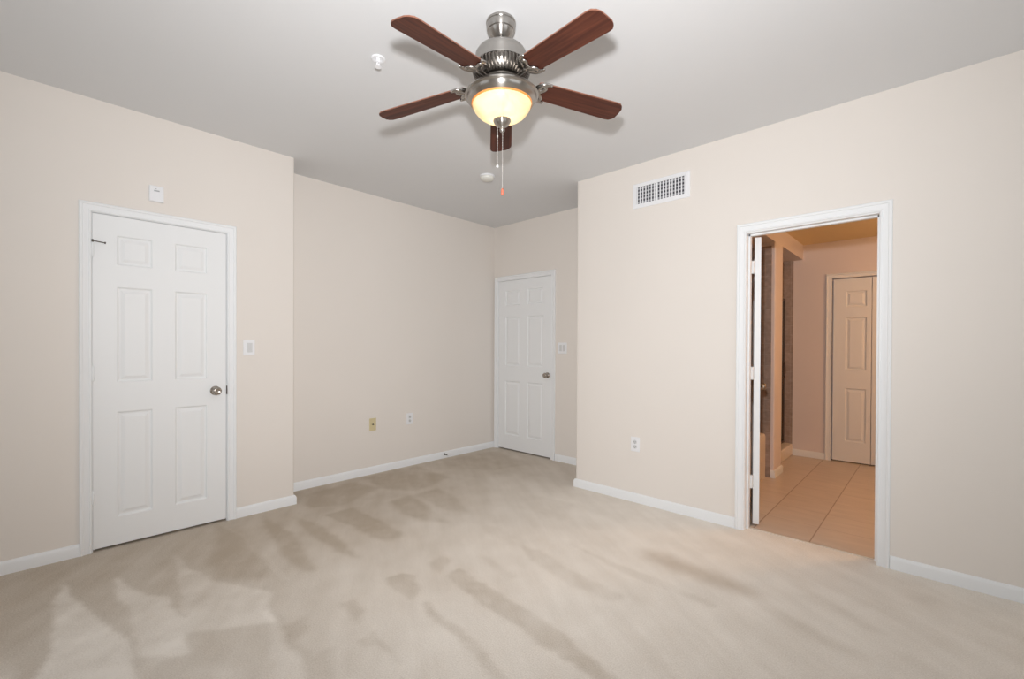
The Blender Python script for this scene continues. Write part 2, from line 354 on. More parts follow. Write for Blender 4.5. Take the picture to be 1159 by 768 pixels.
def wall(name, boxes, m, label, bev=0.0, parent=None):
    bm = bmesh.new()
    for b in boxes: bx(bm, *b)
    o = link(name, bm, m)
    tag(o, label, 'wall', 'structure')
    return o
def rounded_block(x0, x1, y0, y1, z0, z1, corner, r=0.014, n=5):
    """vertical prism with one plan corner rounded (bullnose bead)"""
    pts = [(x0, y0), (x1, y0), (x1, y1), (x0, y1)]; out = []
    for i, p in enumerate(pts):
        if i in (corner if isinstance(corner, (tuple, list)) else (corner,)):
            sx = 1 if p[0] == x0 else -1; sy = 1 if p[1] == y0 else -1
            c = (p[0] + sx * r, p[1] + sy * r)
            a0 = {0: math.pi, 1: 1.5 * math.pi, 2: 0, 3: 0.5 * math.pi}[i]
            for k in range(n + 1):
                t = a0 + k / n * math.pi / 2; out.append((c[0] + r * math.cos(t), c[1] + r * math.sin(t)))
        else: out.append(p)
    return out, z0, z1
def prism(bm, poly, z0, z1):
    lo = [bm.verts.new((x, y, z0)) for x, y in poly]; hi = [bm.verts.new((x, y, z1)) for x, y in poly]
    bm.faces.new(lo[::-1]); bm.faces.new(hi)
    for i in range(len(poly)): bm.faces.new((lo[i], lo[(i + 1) % len(poly)], hi[(i + 1) % len(poly)], hi[i]))

# door openings
D1 = (0.257, 0.968, 2.052)        # y0, y1, top: opening of the left door in x = XA
D2 = (-3.955, -3.124, 2.052)      # x0, x1, top: opening of the far door in y = YD
D3 = (-0.957, -0.243, 2.036)      # bathroom doorway in y = YC

# --- floor, carpet
def make_carpet():
    x0, x1, y0, y1 = XB - 0.05, XR + 0.05, YR - 0.05, YD + 0.1
    step = 0.0125
    nx = int((x1 - x0) / step) + 1; ny = int((y1 - y0) / step) + 1
    xs = np.linspace(x0, x1, nx); ys = np.linspace(y0, y1, ny)
    X, Y = np.meshgrid(xs, ys)
    rng = np.random.default_rng(7)
    def smooth_noise(cell):
        g = rng.standard_normal((int((y1 - y0) / cell) + 3, int((x1 - x0) / cell) + 3))
        gy = (Y - y0) / cell; gx = (X - x0) / cell; iy = gy.astype(int); ix = gx.astype(int); fy = gy - iy; fx = gx - ix
        fy = fy * fy * (3 - 2 * fy); fx = fx * fx * (3 - 2 * fx)
        return (g[iy, ix] * (1 - fy) * (1 - fx) + g[iy + 1, ix] * fy * (1 - fx) + g[iy, ix + 1] * (1 - fy) * fx + g[iy + 1, ix + 1] * fy * fx)
    XX = X; YY = Y
    wx = 0.008 * smooth_noise(0.16) + 0.004 * smooth_noise(0.05); wy = 0.008 * smooth_noise(0.16) + 0.004 * smooth_noise(0.05)
    patch = np.clip(0.92 + 0.18 * smooth_noise(0.13) + 0.10 * smooth_noise(0.045), 0.3, 1.4)
    def inside(poly):
        X = XX + wx; Y = YY + wy
        r = np.zeros(X.shape, bool); n = len(poly)
        for i in range(n):
            ax, ay = poly[i]; bx_, by_ = poly[(i + 1) % n]
            if ay == by_: continue
            c = ((ay > Y) != (by_ > Y)) & (X < (bx_ - ax) * (Y - ay) / (by_ - ay) + ax)
            r ^= c
        return r.astype(float)
    def blur(a, sg):
        k = max(1, int(3 * sg / step)); t = np.arange(-k, k + 1) * step; g = np.exp(-t * t / (2 * sg * sg)); g /= g.sum()
        a = np.apply_along_axis(lambda v: np.convolve(v, g, 'same'), 0, a)
        return np.apply_along_axis(lambda v: np.convolve(v, g, 'same'), 1, a)
    pile = np.zeros(X.shape)
    # brushed dark along the left walls, brushed light in the middle; back lifted for weak light
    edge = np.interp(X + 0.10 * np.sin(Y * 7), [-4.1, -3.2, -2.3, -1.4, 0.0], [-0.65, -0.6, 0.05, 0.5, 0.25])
    far = np.interp(Y, [-1, 1.6, 2.6, 4.0], [0.0, 0.0, 0.15, 0.25])  # carpet colour lightened towards the back where the lamps fall short
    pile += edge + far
    for wgt, sg, poly in MARKS: pile += (wgt * 0.66 if wgt < 0 else wgt * 0.85) * blur(inside(poly), sg * 0.6) * patch
    pile = np.clip(pile, -1, 1)
    stain = np.zeros(X.shape)
    for wgt, sg, poly in STAINS: stain += wgt * blur(inside(poly), sg * 1.2) * patch * np.clip((X + 1.42) * 4, 0, 1)
    me = bpy.data.meshes.new('floor')
    co = np.stack([X.ravel(), Y.ravel(), np.zeros(X.size)], 1)
    idx = np.arange(X.size).reshape(X.shape)
    q = np.stack([idx[:-1, :-1].ravel(), idx[:-1, 1:].ravel(), idx[1:, 1:].ravel(), idx[1:, :-1].ravel()], 1)
    # carpet stops at the tiled threshold and at the walls beyond it
    cx = co[q[:, 0], 0]; cyy = co[q[:, 2], 1]
    q = q[~((cyy > YC + 0.075) & (cx > XE + 0.02))]
    me.vertices.add(len(co)); me.vertices.foreach_set('co', co.ravel().astype(np.float32))
    me.loops.add(q.size); me.loops.foreach_set('vertex_index', q.ravel().astype(np.int32))
    me.polygons.add(len(q)); me.polygons.foreach_set('loop_start', np.arange(0, q.size, 4, dtype=np.int32))
    me.update(calc_edges=True); me.validate()
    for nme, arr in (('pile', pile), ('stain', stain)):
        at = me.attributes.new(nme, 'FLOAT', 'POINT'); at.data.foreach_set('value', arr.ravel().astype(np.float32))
    me.materials.append(CARPET)
    o = bpy.data.objects.new('floor', me); C.objects.link(o)
    tag(o, 'beige cut-pile bedroom carpet with vacuum marks', 'carpet floor', 'structure')
make_carpet()
o = link('floor_bathroom', box(BX0 - 0.05, BX1, YC + 0.066, BY1 + 0.05, -0.05, 0.0), FTILE)
tag(o, 'beige tiled floor seen through the bathroom doorway', 'tile floor', 'structure')
o = link('floor_slab', box(XB - 0.2, XR + 0.2, YR - 0.2, YD + 0.2, -0.12, -0.055), DARK)
tag(o, 'concrete slab below the carpet', 'floor', 'structure')
o = link('threshold_strip', box(D3[0] + 0.001, D3[1] - 0.001, YC + 0.060, YC + 0.074, -0.01, 0.005), CARPET)
tag(o, 'thin edge strip where carpet meets bathroom tile', 'threshold', 'structure')

# --- ceiling
o = link('ceiling', box(XB - 0.15, XR + 0.1, YR - 0.1, YD + 0.12, H, H + 0.1), CEIL)
tag(o, 'plain white bedroom ceiling around the fan', 'ceiling', 'structure')
o = link('ceiling_bathroom', box(BX0 - 0.05, BX1, BY0, BY1 + 0.05, BC, BC + 0.08), mat('bathroom_ceiling_lamp_tint', (0.80, 0.62, 0.36), 0.8, spec=0.2, bump=(200, 0.08, 0.002)))  # golden colour stands in for the warm lamp's glow on the ceiling
tag(o, 'low warm bathroom ceiling beyond the doorway', 'ceiling', 'structure')

# --- walls
bm = bmesh.new()
XW = XB - 0.12
bx(bm, XW, XA, YR - 0.1, D1[0], 0, H); bx(bm, XW, XA, D1[0], D1[1], D1[2], H)
poly, _, _ = rounded_block(XW, XA, D1[1], YA, 0, H, 2)
prism(bm, poly, 0, H)
bx(bm, XW, XA - 0.12, D1[0], D1[1], 0, D1[2])      # closet side behind the closed door
tag(link('wall_left', bm, WALL, auto=30), 'cream wall on the left around the near white door', 'wall', 'structure')
wall('wall_alcove', [(XW, XB, YA, YD + 0.12, 0, H)], WALL, 'cream set-back wall left of the far door')
wall('wall_back', [(XB, D2[0], YD, YD + 0.12, 0, H), (D2[1], XE + 0.3, YD, YD + 0.12, 0, H), (D2[0], D2[1], YD, YD + 0.12, D2[2], H), (D2[0], D2[1], YD + 0.10, YD + 0.12, 0, D2[2])], WALL, 'cream back wall around the far white door')
bm = bmesh.new()
poly, _, _ = rounded_block(XE, XE + 0.12, YC, YD, 0, H, 0)
prism(bm, poly, 0, H)
bx(bm, XE + 0.12, D3[0], YC, YC + TH, 0, H); bx(bm, D3[1], XR + 0.1, YC, YC + TH, 0, H); bx(bm, D3[0], D3[1], YC, YC + TH, D3[2], H)
tag(link('wall_right', bm, WALL, auto=30), 'cream wall on the right with vent and bathroom doorway', 'wall', 'structure')
# walls behind the camera, each with an assumed window opening for a fill lamp
WR = (-3.4, -1.0, 0.75, 2.25); WS = (0.0, 2.4, 0.75, 2.25)
wall('wall_rear', [(XA, WR[0], YR - 0.1, YR, 0, H), (WR[1], XR + 0.1, YR - 0.1, YR, 0, H), (WR[0], WR[1], YR - 0.1, YR, 0, WR[2]), (WR[0], WR[1], YR - 0.1, YR, WR[3], H)], WALL, 'cream wall behind the camera with a wide added window')
wall('wall_side', [(XR, XR + 0.1, YR, WS[0], 0, H), (XR, XR + 0.1, WS[1], YC, 0, H), (XR, XR + 0.1, WS[0], WS[1], 0, WS[2]), (XR, XR + 0.1, WS[0], WS[1], WS[3], H)], WALL, 'cream wall beside the camera with an added window')
def window(n, horiz, a0, a1, z0, z1, at, label):
    bm = bmesh.new()
    def b(u0, u1, w0, w1):
        if horiz: bx(bm, u0, u1, at - 0.09, at - 0.045, w0, w1)
        else: bx(bm, at + 0.045, at + 0.09, u0, u1, w0, w1)
    b(a0, a1, z0, z0 + 0.05); b(a0, a1, z1 - 0.05, z1); b(a0, a0 + 0.05, z0, z1); b(a1 - 0.05, a1, z0, z1)
    mid = (a0 + a1) / 2; b(mid - 0.02, mid + 0.02, z0, z1); b(a0, a1, (z0 + z1) / 2 - 0.015, (z0 + z1) / 2 + 0.015)
    o = link('window_%d' % n, bm, TRIM); tag(o, label, 'window', 'structure')
window(1, True, WR[0], WR[1], WR[2], WR[3], YR, 'added white window frame, unseen, in the wall behind the camera')
window(2, False, WS[0], WS[1], WS[2], WS[3], XR, 'added white window frame, unseen, in the wall beside the camera')

# bathroom shell
wall('wall_bathroom_back', [(BX0, -0.862, BY1, BY1 + 0.1, 0, BC), (-0.862, -0.14, BY1, BY1 + 0.1, 2.03, BC), (-0.14, BX1, BY1, BY1 + 0.1, 0, BC), (-0.862, -0.14, BY1 + 0.08, BY1 + 0.1, 0, 2.03)], BWALL, 'far bathroom wall with the folding closet door')
wall('wall_bathroom_left', [(BX0 - 0.1, BX0, BY0, BY1 + 0.1, 0, BC)], WTILE, 'tiled wall along the back of the tub and shower')
wall('wall_bathroom_right', [(BX1, BX1 + 0.1, BY0, BY1 + 0.1, 0, BC)], BWALL, 'bathroom wall right of the doorway')
wall('wall_bathroom_front', [(BX0, D3[0], BY0, BY0 + 0.01, 0, BC)], BWALL, 'bathroom side of the bedroom wall')
SX = -1.135; SY0, SY1 = 4.90, 5.19
bm = bmesh.new(); poly, _, _ = rounded_block(BX0, SX, SY0, SY1, 0, 2.27, (1, 2)); prism(bm, poly, 0, 2.27)
tag(link('wall_tub_end', bm, BWALL, auto=30), 'stub wall between the bathtub and the shower', 'wall', 'structure')
o = link('trim_soffit', box(BX0, SX, BY0 + 0.01, BY1, 2.27, BC), BWALL); tag(o, 'lowered soffit above tub and shower', 'soffit', 'structure')
o = link('trim_tub_tile', box(BX0, -1.165, SY0 - 0.009, SY0 - 0.0005, 0, 2.235), WTILE); tag(o, 'brown mottled tile on the tub end wall', 'wall tile', 'structure')
o = link('trim_shower_tile', box(BX0, -1.228, BY1 - 0.009, BY1 - 0.0005, 0, 2.27), WTILE); tag(o, 'brown mottled tile strip on the far shower wall', 'wall tile', 'structure')

# --- baseboards
BH = 0.073
BPROF = [(0, 0), (0.013, 0), (0.013, BH * 0.72), (0.010, BH * 0.86), (0.005, BH * 0.96), (0, BH)]
def baseboard(name, label, pts, m=TRIM):
    """pts: plan polyline with the room on its right-hand side; corners mitred"""
    P = [Vector((x, y, 0)) for x, y in pts]; fr = []
    ns = []
    for a, b in zip(P, P[1:]):
        d = (b - a).normalized(); ns.append(Vector((d.y, -d.x, 0)))
    for i, p in enumerate(P):
        if i == 0: n = ns[0]
        elif i == len(P) - 1: n = ns[-1]
        else:
            n = (ns[i - 1] + ns[i]); n = n / (n.dot(ns[i]))
        fr.append((p, n, (0, 0, 1)))
    bm = bmesh.new(); sweep(bm, fr, BPROF)
    tag(link(name, bm, m, auto=25), label, 'baseboard', 'structure')
CW = 0.056
baseboard('baseboard_left', 'white baseboard left of the near door', [(XA, YR), (XA, D1[0] - 0.051)])
baseboard('baseboard_corner', 'short white baseboard wrapping the wall corner right of the near door', [(XA, D1[1] + 0.051), (XA, YA), (XB, YA)])
baseboard('baseboard_alcove', 'white baseboard along the set-back wall', [(XB, YA + 0.015), (XB, YD), (D2[0] - 0.049, YD)])
baseboard('baseboard_back', 'short white baseboard right of the far door', [(D2[1] + 0.064, YD), (XE, YD)])
baseboard('baseboard_right', 'white baseboard left of the bathroom doorway', [(XE, YD - 0.015), (XE, YC), (D3[0] - 0.056, YC)])
baseboard('baseboard_far_right', 'white baseboard right of the bathroom doorway', [(D3[1] + 0.058, YC), (XR, YC)])
baseboard('baseboard_rear', 'white baseboard behind the camera', [(XR, YR), (XA + 0.014, YR)])
baseboard('baseboard_side', 'white baseboard beside the camera', [(XR, YC - 0.014), (XR, YR + 0.014)])
baseboard('baseboard_bathroom', 'tan baseboard on the far bathroom wall', [(-1.226, BY1), (-0.91, BY1)], BDOOR)
baseboard('baseboard_tub_end', 'tan baseboard wrapping the end of the stub wall', [(-1.163, SY0), (SX, SY0), (SX, SY1), (SX - 0.06, SY1)], BDOOR)

# --- door casings: profile (u outward from opening, v out of wall)
CPROF = [(0.0, 0), (0.0, 0.008), (0.004, 0.0115), (0.009, 0.0115), (0.012, 0.0085), (0.024, 0.0095), (0.033, 0.0125), (0.037, 0.0125), (0.040, 0.0175), (0.048, 0.0195), (0.053, 0.0175), (CW, 0.012), (CW, 0)]
def casing(bm, w2p, a0, a1, top, z0=0.0, W=CW):
    """w2p(a, z, v): wall coords to world. Mitred U of moulding round the opening a0..a1"""
    sc = W / CW
    def ring(a, z, da, dz): return [bm.verts.new(w2p(a + da * u * sc, z + dz * u * sc, v)) for u, v in CPROF]
    R = [ring(a0, z0, -1, 0), ring(a0, top, -1, 1), ring(a1, top, 1, 1), ring(a1, z0, 1, 0)]
    k = len(CPROF)
    for a, b in zip(R, R[1:]):
        for i in range(k): bm.faces.new((a[i], a[(i + 1) % k], b[(i + 1) % k], b[i]))
    bm.faces.new(R[0][::-1]); bm.faces.new(R[-1])

def panel_slab(bm, w, h, t, panels):
    """raised-panel door leaf: face towards -y at y=0, width along x, height along z. panels: (x0,x1,z0,z1)"""
    xs = sorted({0, w, *[p[0] for p in panels], *[p[1] for p in panels]}); zs = sorted({0, h, *[p[2] for p in panels], *[p[3] for p in panels]})
    for side, yy in ((0, 0.0), (1, t)):
        sg = 1 if side == 0 else -1
        g = {}
        def V(x, z, d=0.0):
            k = (round(x, 5), round(z, 5), round(d, 5))
            if k not in g: g[k] = bm.verts.new((x, yy + sg * d, z))
            return g[k]
        for i in range(len(xs) - 1):
            for j in range(len(zs) - 1):
                x0, x1, z0, z1 = xs[i], xs[i + 1], zs[j], zs[j + 1]
                if (x0, x1, z0, z1) in panels:
                    prev = [V(x0, z0), V(x1, z0), V(x1, z1), V(x0, z1)]
                    for ins, d in ((0.004, 0.0015), (0.009, 0.009), (0.014, 0.0105), (0.020, 0.0105), (0.037, 0.0035), (0.041, 0.0025)):
                        cur = [V(x0 + ins, z0 + ins, d), V(x1 - ins, z0 + ins, d), V(x1 - ins, z1 - ins, d), V(x0 + ins, z1 - ins, d)]
                        for k in range(4): bm.faces.new((prev[k], prev[(k + 1) % 4], cur[(k + 1) % 4], cur[k]))
                        prev = cur
                    bm.faces.new(prev)
                else: bm.faces.new((V(x0, z0), V(x1, z0), V(x1, z1), V(x0, z1)))
    b = bmesh.new(); 
    for q in (((0, 0, 0), (w, 0, 0), (w, t, 0), (0, t, 0)), ((0, 0, h), (w, 0, h), (w, t, h), (0, t, h)), ((0, 0, 0), (0, t, 0), (0, t, h), (0, 0, h)), ((w, 0, 0), (w, t, 0), (w, t, h), (w, 0, h))):
        bm.faces.new([bm.verts.new(c) for c in q])
    b.free()
    bmesh.ops.remove_doubles(bm, verts=bm.verts, dist=1e-5)

def rot_all(bm, M):
    bmesh.ops.transform(bm, matrix=M, verts=bm.verts)
ROWS = ((1.745, 1.93), (1.020, 1.613), (0.185, 0.840))
def knob(parent, M, material=KNOBM):
    """lever-free round knob with rose, axis along -y of M's frame"""
    bm = bmesh.new(); lathe(bm, [(0, 0), (0.031, 0), (0.032, 0.004), (0.027, 0.009), (0.014, 0.011), (0.011, 0.016), (0.011, 0.026), (0.018, 0.031), (0.0265, 0.040), (0.0285, 0.050), (0.025, 0.060), (0.016, 0.0655), (0.014, 0.064), (0, 0.0640)], 40, axis='-y')
    rot_all(bm, M); return link('door_knob', bm, material, parent, smooth=True)
def hinge(parent, M, m=TRIM, h=0.089):
    bm = bmesh.new(); lathe(bm, [(0, 0), (0.004, 0), (0.0062, 0.003), (0.0062, h - 0.003), (0.004, h), (0, h)], 14, org=(0, -0.006, 0))
    bx(bm, -0.022, 0.0, -0.0015, 0.0015, 0.003, h - 0.003)
    rot_all(bm, M); return link('hinge', bm, m, parent, auto=40)

def closed_door(n, w2p_M, w, label, panels_x, knob_x, knob_z=0.935, top=2.045, z0=0.016, stop=False, open_w=None):
    """w2p_M: 4x4 taking door frame (x right, y into wall, z up; origin = hinge-side lower corner of the leaf on the wall plane) to world"""
    root = empty('door_%d' % n, w2p_M.translation); root.matrix_world = w2p_M
    tag(root, label, 'door', 'structure')
    bm = bmesh.new()
    pan = [(round(a, 4), round(b, 4), round(c - z0, 4), round(d - z0, 4)) for (c, d) in ROWS for (a, b) in panels_x]
    panel_slab(bm, w + 0.0018, top - z0, 0.035, [(a + 0.0018, b_ + 0.0018, c, d) for a, b_, c, d in pan])
    bmesh.ops.translate(bm, verts=bm.verts, vec=(-0.0018, 0.002, z0)); link('door_panel', bm, DOOR, root)
    bm = bmesh.new()   # jamb lining with stop, plus dark gap behind
    g = 0.0028
    for a, b in ((-0.006 - g + 0.0, -g), (w + g, w + g + 0.006)): bx(bm, a, b, 0, 0.11, 0, top + g + 0.005)
    bx(bm, -g, w + g, 0, 0.11, top + g, top + g + 0.005)
    for a, b in ((-g, 0.010), (w - 0.010, w + g)): bx(bm, a, b, 0.041, 0.055, 0, top + g)
    link('door_jamb', bm, TRIM, root)
    bm = bmesh.new(); casing(bm, lambda a, z, v: (a, -v, z), -g - 0.004, w + g + 0.004, top + g + 0.003)
    link('door_casing', bm, TRIM, root, auto=20)
    knob(root, Matrix.Translation((knob_x, 0.002, knob_z)))
    bm = bmesh.new(); bx(bm, w + g - 0.0005, w + g + 0.008, -0.003, 0.02, knob_z - 0.03, knob_z + 0.03)
    link('strike_plate', bm, DNICKEL, root)
    for hz in (1.783, 1.034, 0.283): hinge(root, Matrix.Translation((-g / 2, 0, hz)))
    if stop:
        bm = bmesh.new(); tube(bm, [(-0.002, -0.012, 1.876), (0.02, -0.024, 1.872), (0.05, -0.03, 1.868)], 0.0028, 8)
        tube(bm, [(0.05, -0.03, 1.868), (0.056, -0.031, 1.867)], 0.006, 8); tube(bm, [(-0.002, -0.012, 1.868), (-0.002, -0.012, 1.884)], 0.005, 8)
        link('hinge_stop', bm, DNICKEL, root, auto=40)
    return root

# near door: wall x = XA faces +x.  door frame: x-> +y, y(into wall)-> -x
M1 = Matrix(((0, -1, 0, XA), (1, 0, 0, 0.2625), (0, 0, 1, 0), (0, 0, 0, 1)))
closed_door(1, M1, 0.699, 'closed white six-panel door in the left wall, nearest the camera', ((0.108, 0.286), (0.401, 0.586)), 0.632, stop=True)
M2 = Matrix(((1, 0, 0, -3.9485), (0, 1, 0, YD), (0, 0, 1, 0), (0, 0, 0, 1)))
closed_door(2, M2, 0.818, 'closed white six-panel door at the far end of the room', ((0.110, 0.352), (0.464, 0.706)), 0.772)

# bathroom doorway: frame + opened leaf
root = empty('door_3', (D3[0], YC, 0)); tag(root, 'white doorway to the bathroom with its door swung open', 'doorway', 'structure')
T3 = Matrix.Translation((-D3[0], -YC, 0))
bm = bmesh.new()
bx(bm, D3[0] - 0.003, D3[0] + 0.004, YC - 0.001, YC + TH + 0.011, 0, D3[2]); bx(bm, D3[1] - 0.004, D3[1] + 0.003, YC - 0.001, YC + TH + 0.011, 0, D3[2]); bx(bm, D3[0], D3[1], YC - 0.001, YC + TH + 0.011, D3[2] - 0.004, D3[2] + 0.003)
bx(bm, D3[0] + 0.004, D3[0] + 0.015, YC + 0.045, YC + 0.075, 0, D3[2] - 0.004); bx(bm, D3[1] - 0.015, D3[1] - 0.004, YC + 0.045, YC + 0.075, 0, D3[2] - 0.004); bx(bm, D3[0] + 0.004, D3[1] - 0.004, YC + 0.045, YC + 0.075, D3[2] - 0.015, D3[2] - 0.004)
rot_all(bm, T3); link('door_jamb', bm, TRIM, root)
bm = bmesh.new(); casing(bm, lambda a, z, v: (a - D3[0], -v, z), D3[0] + 0.002, D3[1] - 0.002, D3[2] + 0.003, W=0.0585)
link('door_casing', bm, TRIM, root, auto=20)
# open leaf: hinge corner at (-0.935, 3.485); runs away into the bathroom
OA = math.radians(106.5)
du = Vector((math.cos(OA), math.sin(OA), 0)); dn = Vector((math.sin(OA), -math.cos(OA), 0))     # along the leaf; its right-hand face normal
HP = Vector((-0.938, YC + TH + 0.022, 0))
ML = Matrix(((du.x, -dn.x, 0, 0), (du.y, -dn.y, 0, 0), (0, 0, 1, 0), (0, 0, 0, 1)))
# leaf frame: x along leaf, y = thickness away from the right-hand face
ML.translation = HP + dn * 0.040
bm = bmesh.new(); panel_slab(bm, 0.70, 2.025 - 0.014, 0.040, [(round(a, 4), round(b, 4), round(c - 0.014, 4), round(d - 0.014, 4)) for (c, d) in ROWS for (a, b) in ((0.11, 0.288), (0.402, 0.588))])
bmesh.ops.translate(bm, verts=bm.verts, vec=(0, 0, 0.014)); rot_all(bm, T3 @ ML)
leaf = link('door_panel', bm, DOOR, root)
kb = knob(leaf, T3 @ ML @ Matrix.Translation((0.635, 0.0, 0.935)))
for hz in (1.77, 1.03, 0.27):
    bm = bmesh.new(); bx(bm, D3[0] + 0.004, HP.x + 0.004, YC + TH - 0.012, YC + TH + 0.016, hz, hz + 0.089)
    lathe(bm, [(0, 0), (0.0065, 0), (0.0065, 0.089), (0, 0.089)], 12, org=(D3[0] + 0.013, YC + TH + 0.012, hz))
    rot_all(bm, T3); link('hinge', bm, TRIM, root)

# closet bifold in the bathroom (face plane y = BY1)
root = empty('door_4', (-0.855, BY1, 0)); tag(root, 'tan folding closet door in the far bathroom wall', 'door', 'structure')
for x0, x1, pa in ((-0.842, -0.508, (0.108, 0.294)), (-0.502, -0.168, (0.040, 0.226))):
    bm = bmesh.new(); panel_slab(bm, x1 - x0, 2.012 - 0.012, 0.03, [(pa[0], pa[1], round(c - 0.012, 4), round(d - 0.012, 4)) for c, d in ((1.70, 1.878), (1.010, 1.590), (0.228, 0.815))])
    bmesh.ops.translate(bm, verts=bm.verts, vec=(x0 + 0.855, 0.012, 0.012)); link('door_panel', bm, BDOOR, root)
bm = bmesh.new(); casing(bm, lambda a, z, v: (a + 0.855, -v, z), -0.855, -0.147, 2.022, W=0.055)
link('door_casing', bm, BDOOR, root, auto=20)

# ------------------------------------------------------------------ fan
FX, FY = -1.4573, 1.4706
ANG0 = -0.1573; TR, TF = 0.0377, 0.0194
fan = empty('ceiling_fan', (FX, FY, H))
tag(fan, 'brushed nickel ceiling fan with five cherry wood blades and a lit bowl light', 'ceiling fan')
def body_xf(co):
    # the fan hangs a touch out of plumb from its ball joint; co.z is world height
    z = co.z; l = Vector((co.x, co.y, 0)); k = 0.5
    off = (2.66 - z) * TR * k
    return Vector((co.x + Rg.x * off, co.y + Rg.y * off, z - H + k * (TR * l.dot(Rg) + TF * l.dot(Fw))))
def fan_part(name, prof, m, seg=96, parent=fan, **kw):
    bm = bmesh.new(); lathe(bm, prof, seg, xf=body_xf, **kw); return link(name, bm, m, parent, auto=35)
bm = bmesh.new(); lathe(bm, [(0, H - 0.001), (0.066, H - 0.001), (0.068, H - 0.006), (0.068, H - 0.012), (0.0655, H - 0.015), (0.0665, H - 0.019), (0.066, H - 0.030), (0.062, H - 0.043), (0.058, H - 0.046), (0.057, H - 0.050), (0.049, H - 0.063), (0.039, H - 0.074), (0.029, H - 0.081), (0.020, H - 0.083), (0.018, H - 0.078), (0, H - 0.078)], 96, xf=lambda c: Vector((c.x, c.y, c.z - H)))
link('canopy', bm, NICKEL, fan, auto=35)
fan_part('downrod', [(0, 2.67), (0.0125, 2.67), (0.0125, 2.625), (0.024, 2.622), (0.026, 2.612), (0.026, 2.600), (0.034, 2.596), (0, 2.596)], NICKEL)
hs = fan_part('motor_housing', [(0, 2.604), (0.045, 2.604), (0.085, 2.600), (0.107, 2.590), (0.1165, 2.575), (0.119, 2.560), (0.120, 2.535), (0.1225, 2.530), (0.1225, 2.523), (0.118, 2.520), (0, 2.520)], NICKEL)
bm = bmesh.new()
lathe(bm, [(0, 2.5195), (0.119, 2.5195), (0.121, 2.512), (0.121, 2.500), (0.116, 2.482), (0.104, 2.466), (0.098, 2.461), (0, 2.461)], 96, xf=body_xf)
link('motor_core', bm, DNICKEL, fan, auto=35)
bm = bmesh.new()
for i in range(48):
    t = 2 * math.pi * i / 48
    P = [(0.120, 2.518), (0.132, 2.514), (0.134, 2.506), (0.130, 2.492), (0.121, 2.476), (0.108, 2.463), (0.097, 2.459)]
    c, s_ = math.cos(t), math.sin(t); a, b = [], []
    for r, z in P:
        for lst, o_ in ((a, -0.0030), (b, 0.0030)): lst.append(bm.verts.new(body_xf(Vector((r * c - o_ * s_, r * s_ + o_ * c, z)))))
    ia, ib = [], []
    for r, z in P:
        for lst, o_ in ((ia, -0.0030), (ib, 0.0030)): lst.append(bm.verts.new(body_xf(Vector(((r - 0.012) * c - o_ * s_, (r - 0.012) * s_ + o_ * c, z)))))
    for k in range(len(P) - 1):
        bm.faces.new((a[k], b[k], b[k + 1], a[k + 1])); bm.faces.new((a[k], a[k + 1], ia[k + 1], ia[k])); bm.faces.new((b[k], ib[k], ib[k + 1], b[k + 1]))
o = link('vent_ribs', bm, RIBM, fan); tag(o, 'ring of narrow nickel cooling ribs')
fan_part('flywheel', [(0, 2.4605), (0.085, 2.4605), (0.087, 2.456), (0.085, 2.448), (0.055, 2.446), (0.05, 2.440), (0, 2.440)], DNICKEL)
fan_part('switch_housing', [(0, 2.441), (0.046, 2.441), (0.050, 2.436), (0.050, 2.424), (0.060, 2.418), (0.064, 2.412), (0.064, 2.404), (0, 2.404)], NICKEL)
ring = fan_part('light_fitter', [(0.020, 2.404), (0.100, 2.4035), (0.140, 2.403), (0.155, 2.402), (0.163, 2.398), (0.1675, 2.392), (0.1675, 2.389), (0.162, 2.384), (0.1585, 2.383), (0.156, 2.375), (0.150, 2.366), (0.146, 2.364), (0.141, 2.358), (0.1355, 2.356), (0.132, 2.357), (0.132, 2.366), (0.138, 2.380), (0.13, 2.394), (0.02, 2.396)], NICKEL)
bowl_prof = [(0.134, 2.362), (0.1345, 2.355), (0.131, 2.342), (0.123, 2.326), (0.110, 2.311), (0.092, 2.298), (0.072, 2.289), (0.050, 2.283), (0.030, 2.281), (0.010, 2.2805)]
fan_part('glass_bowl', bowl_prof, ALAB)
fan_part('bowl_rim_glow', [(0.1345, 2.362), (0.1380, 2.3575), (0.1385, 2.354), (0.1370, 2.351), (0.1345, 2.349)], RIM_GLOW)  # added ring, tinted to paint the orange glow along the glass edge
fin = fan_part('finial', [(0, 2.2865), (0.036, 2.2865), (0.0405, 2.282), (0.0405, 2.277), (0.037, 2.2735), (0.036, 2.268), (0.029, 2.260), (0.020, 2.254), (0.0125, 2.250), (0.011, 2.244), (0.0125, 2.240), (0.0115, 2.233), (0.007, 2.228), (0, 2.2265)], NICKEL, seg=48)
# lamp inside the bowl
for k in range(2):
    t = 0.9 + math.pi * k
    p = body_xf(Vector((0.026 * math.cos(t), 0.026 * math.sin(t), 2.322)))
    bm = bmesh.new(); lathe(bm, [(0, 0.055), (0.009, 0.055), (0.010, 0.03), (0.013, 0.02), (0.017, 0.008), (0.017, -0.004), (0.011, -0.013), (0, -0.017)], 24, org=(p.x, p.y, p.z))
    bulb_m = bpy.data.materials.get('lit_bulb')
    if not bulb_m:
        bulb_m = mat('lit_bulb', (1, 0.9, 0.7), 0.4, bump=(20, 0.01, 0.001)); bb = bulb_m.node_tree.nodes['Principled BSDF']
        bb.inputs['Emission Color'].default_value = (1.0, 0.84, 0.62, 1); bb.inputs['Emission Strength'].default_value = BULB
    link('light_bulb', bm, bulb_m, fan, smooth=True)
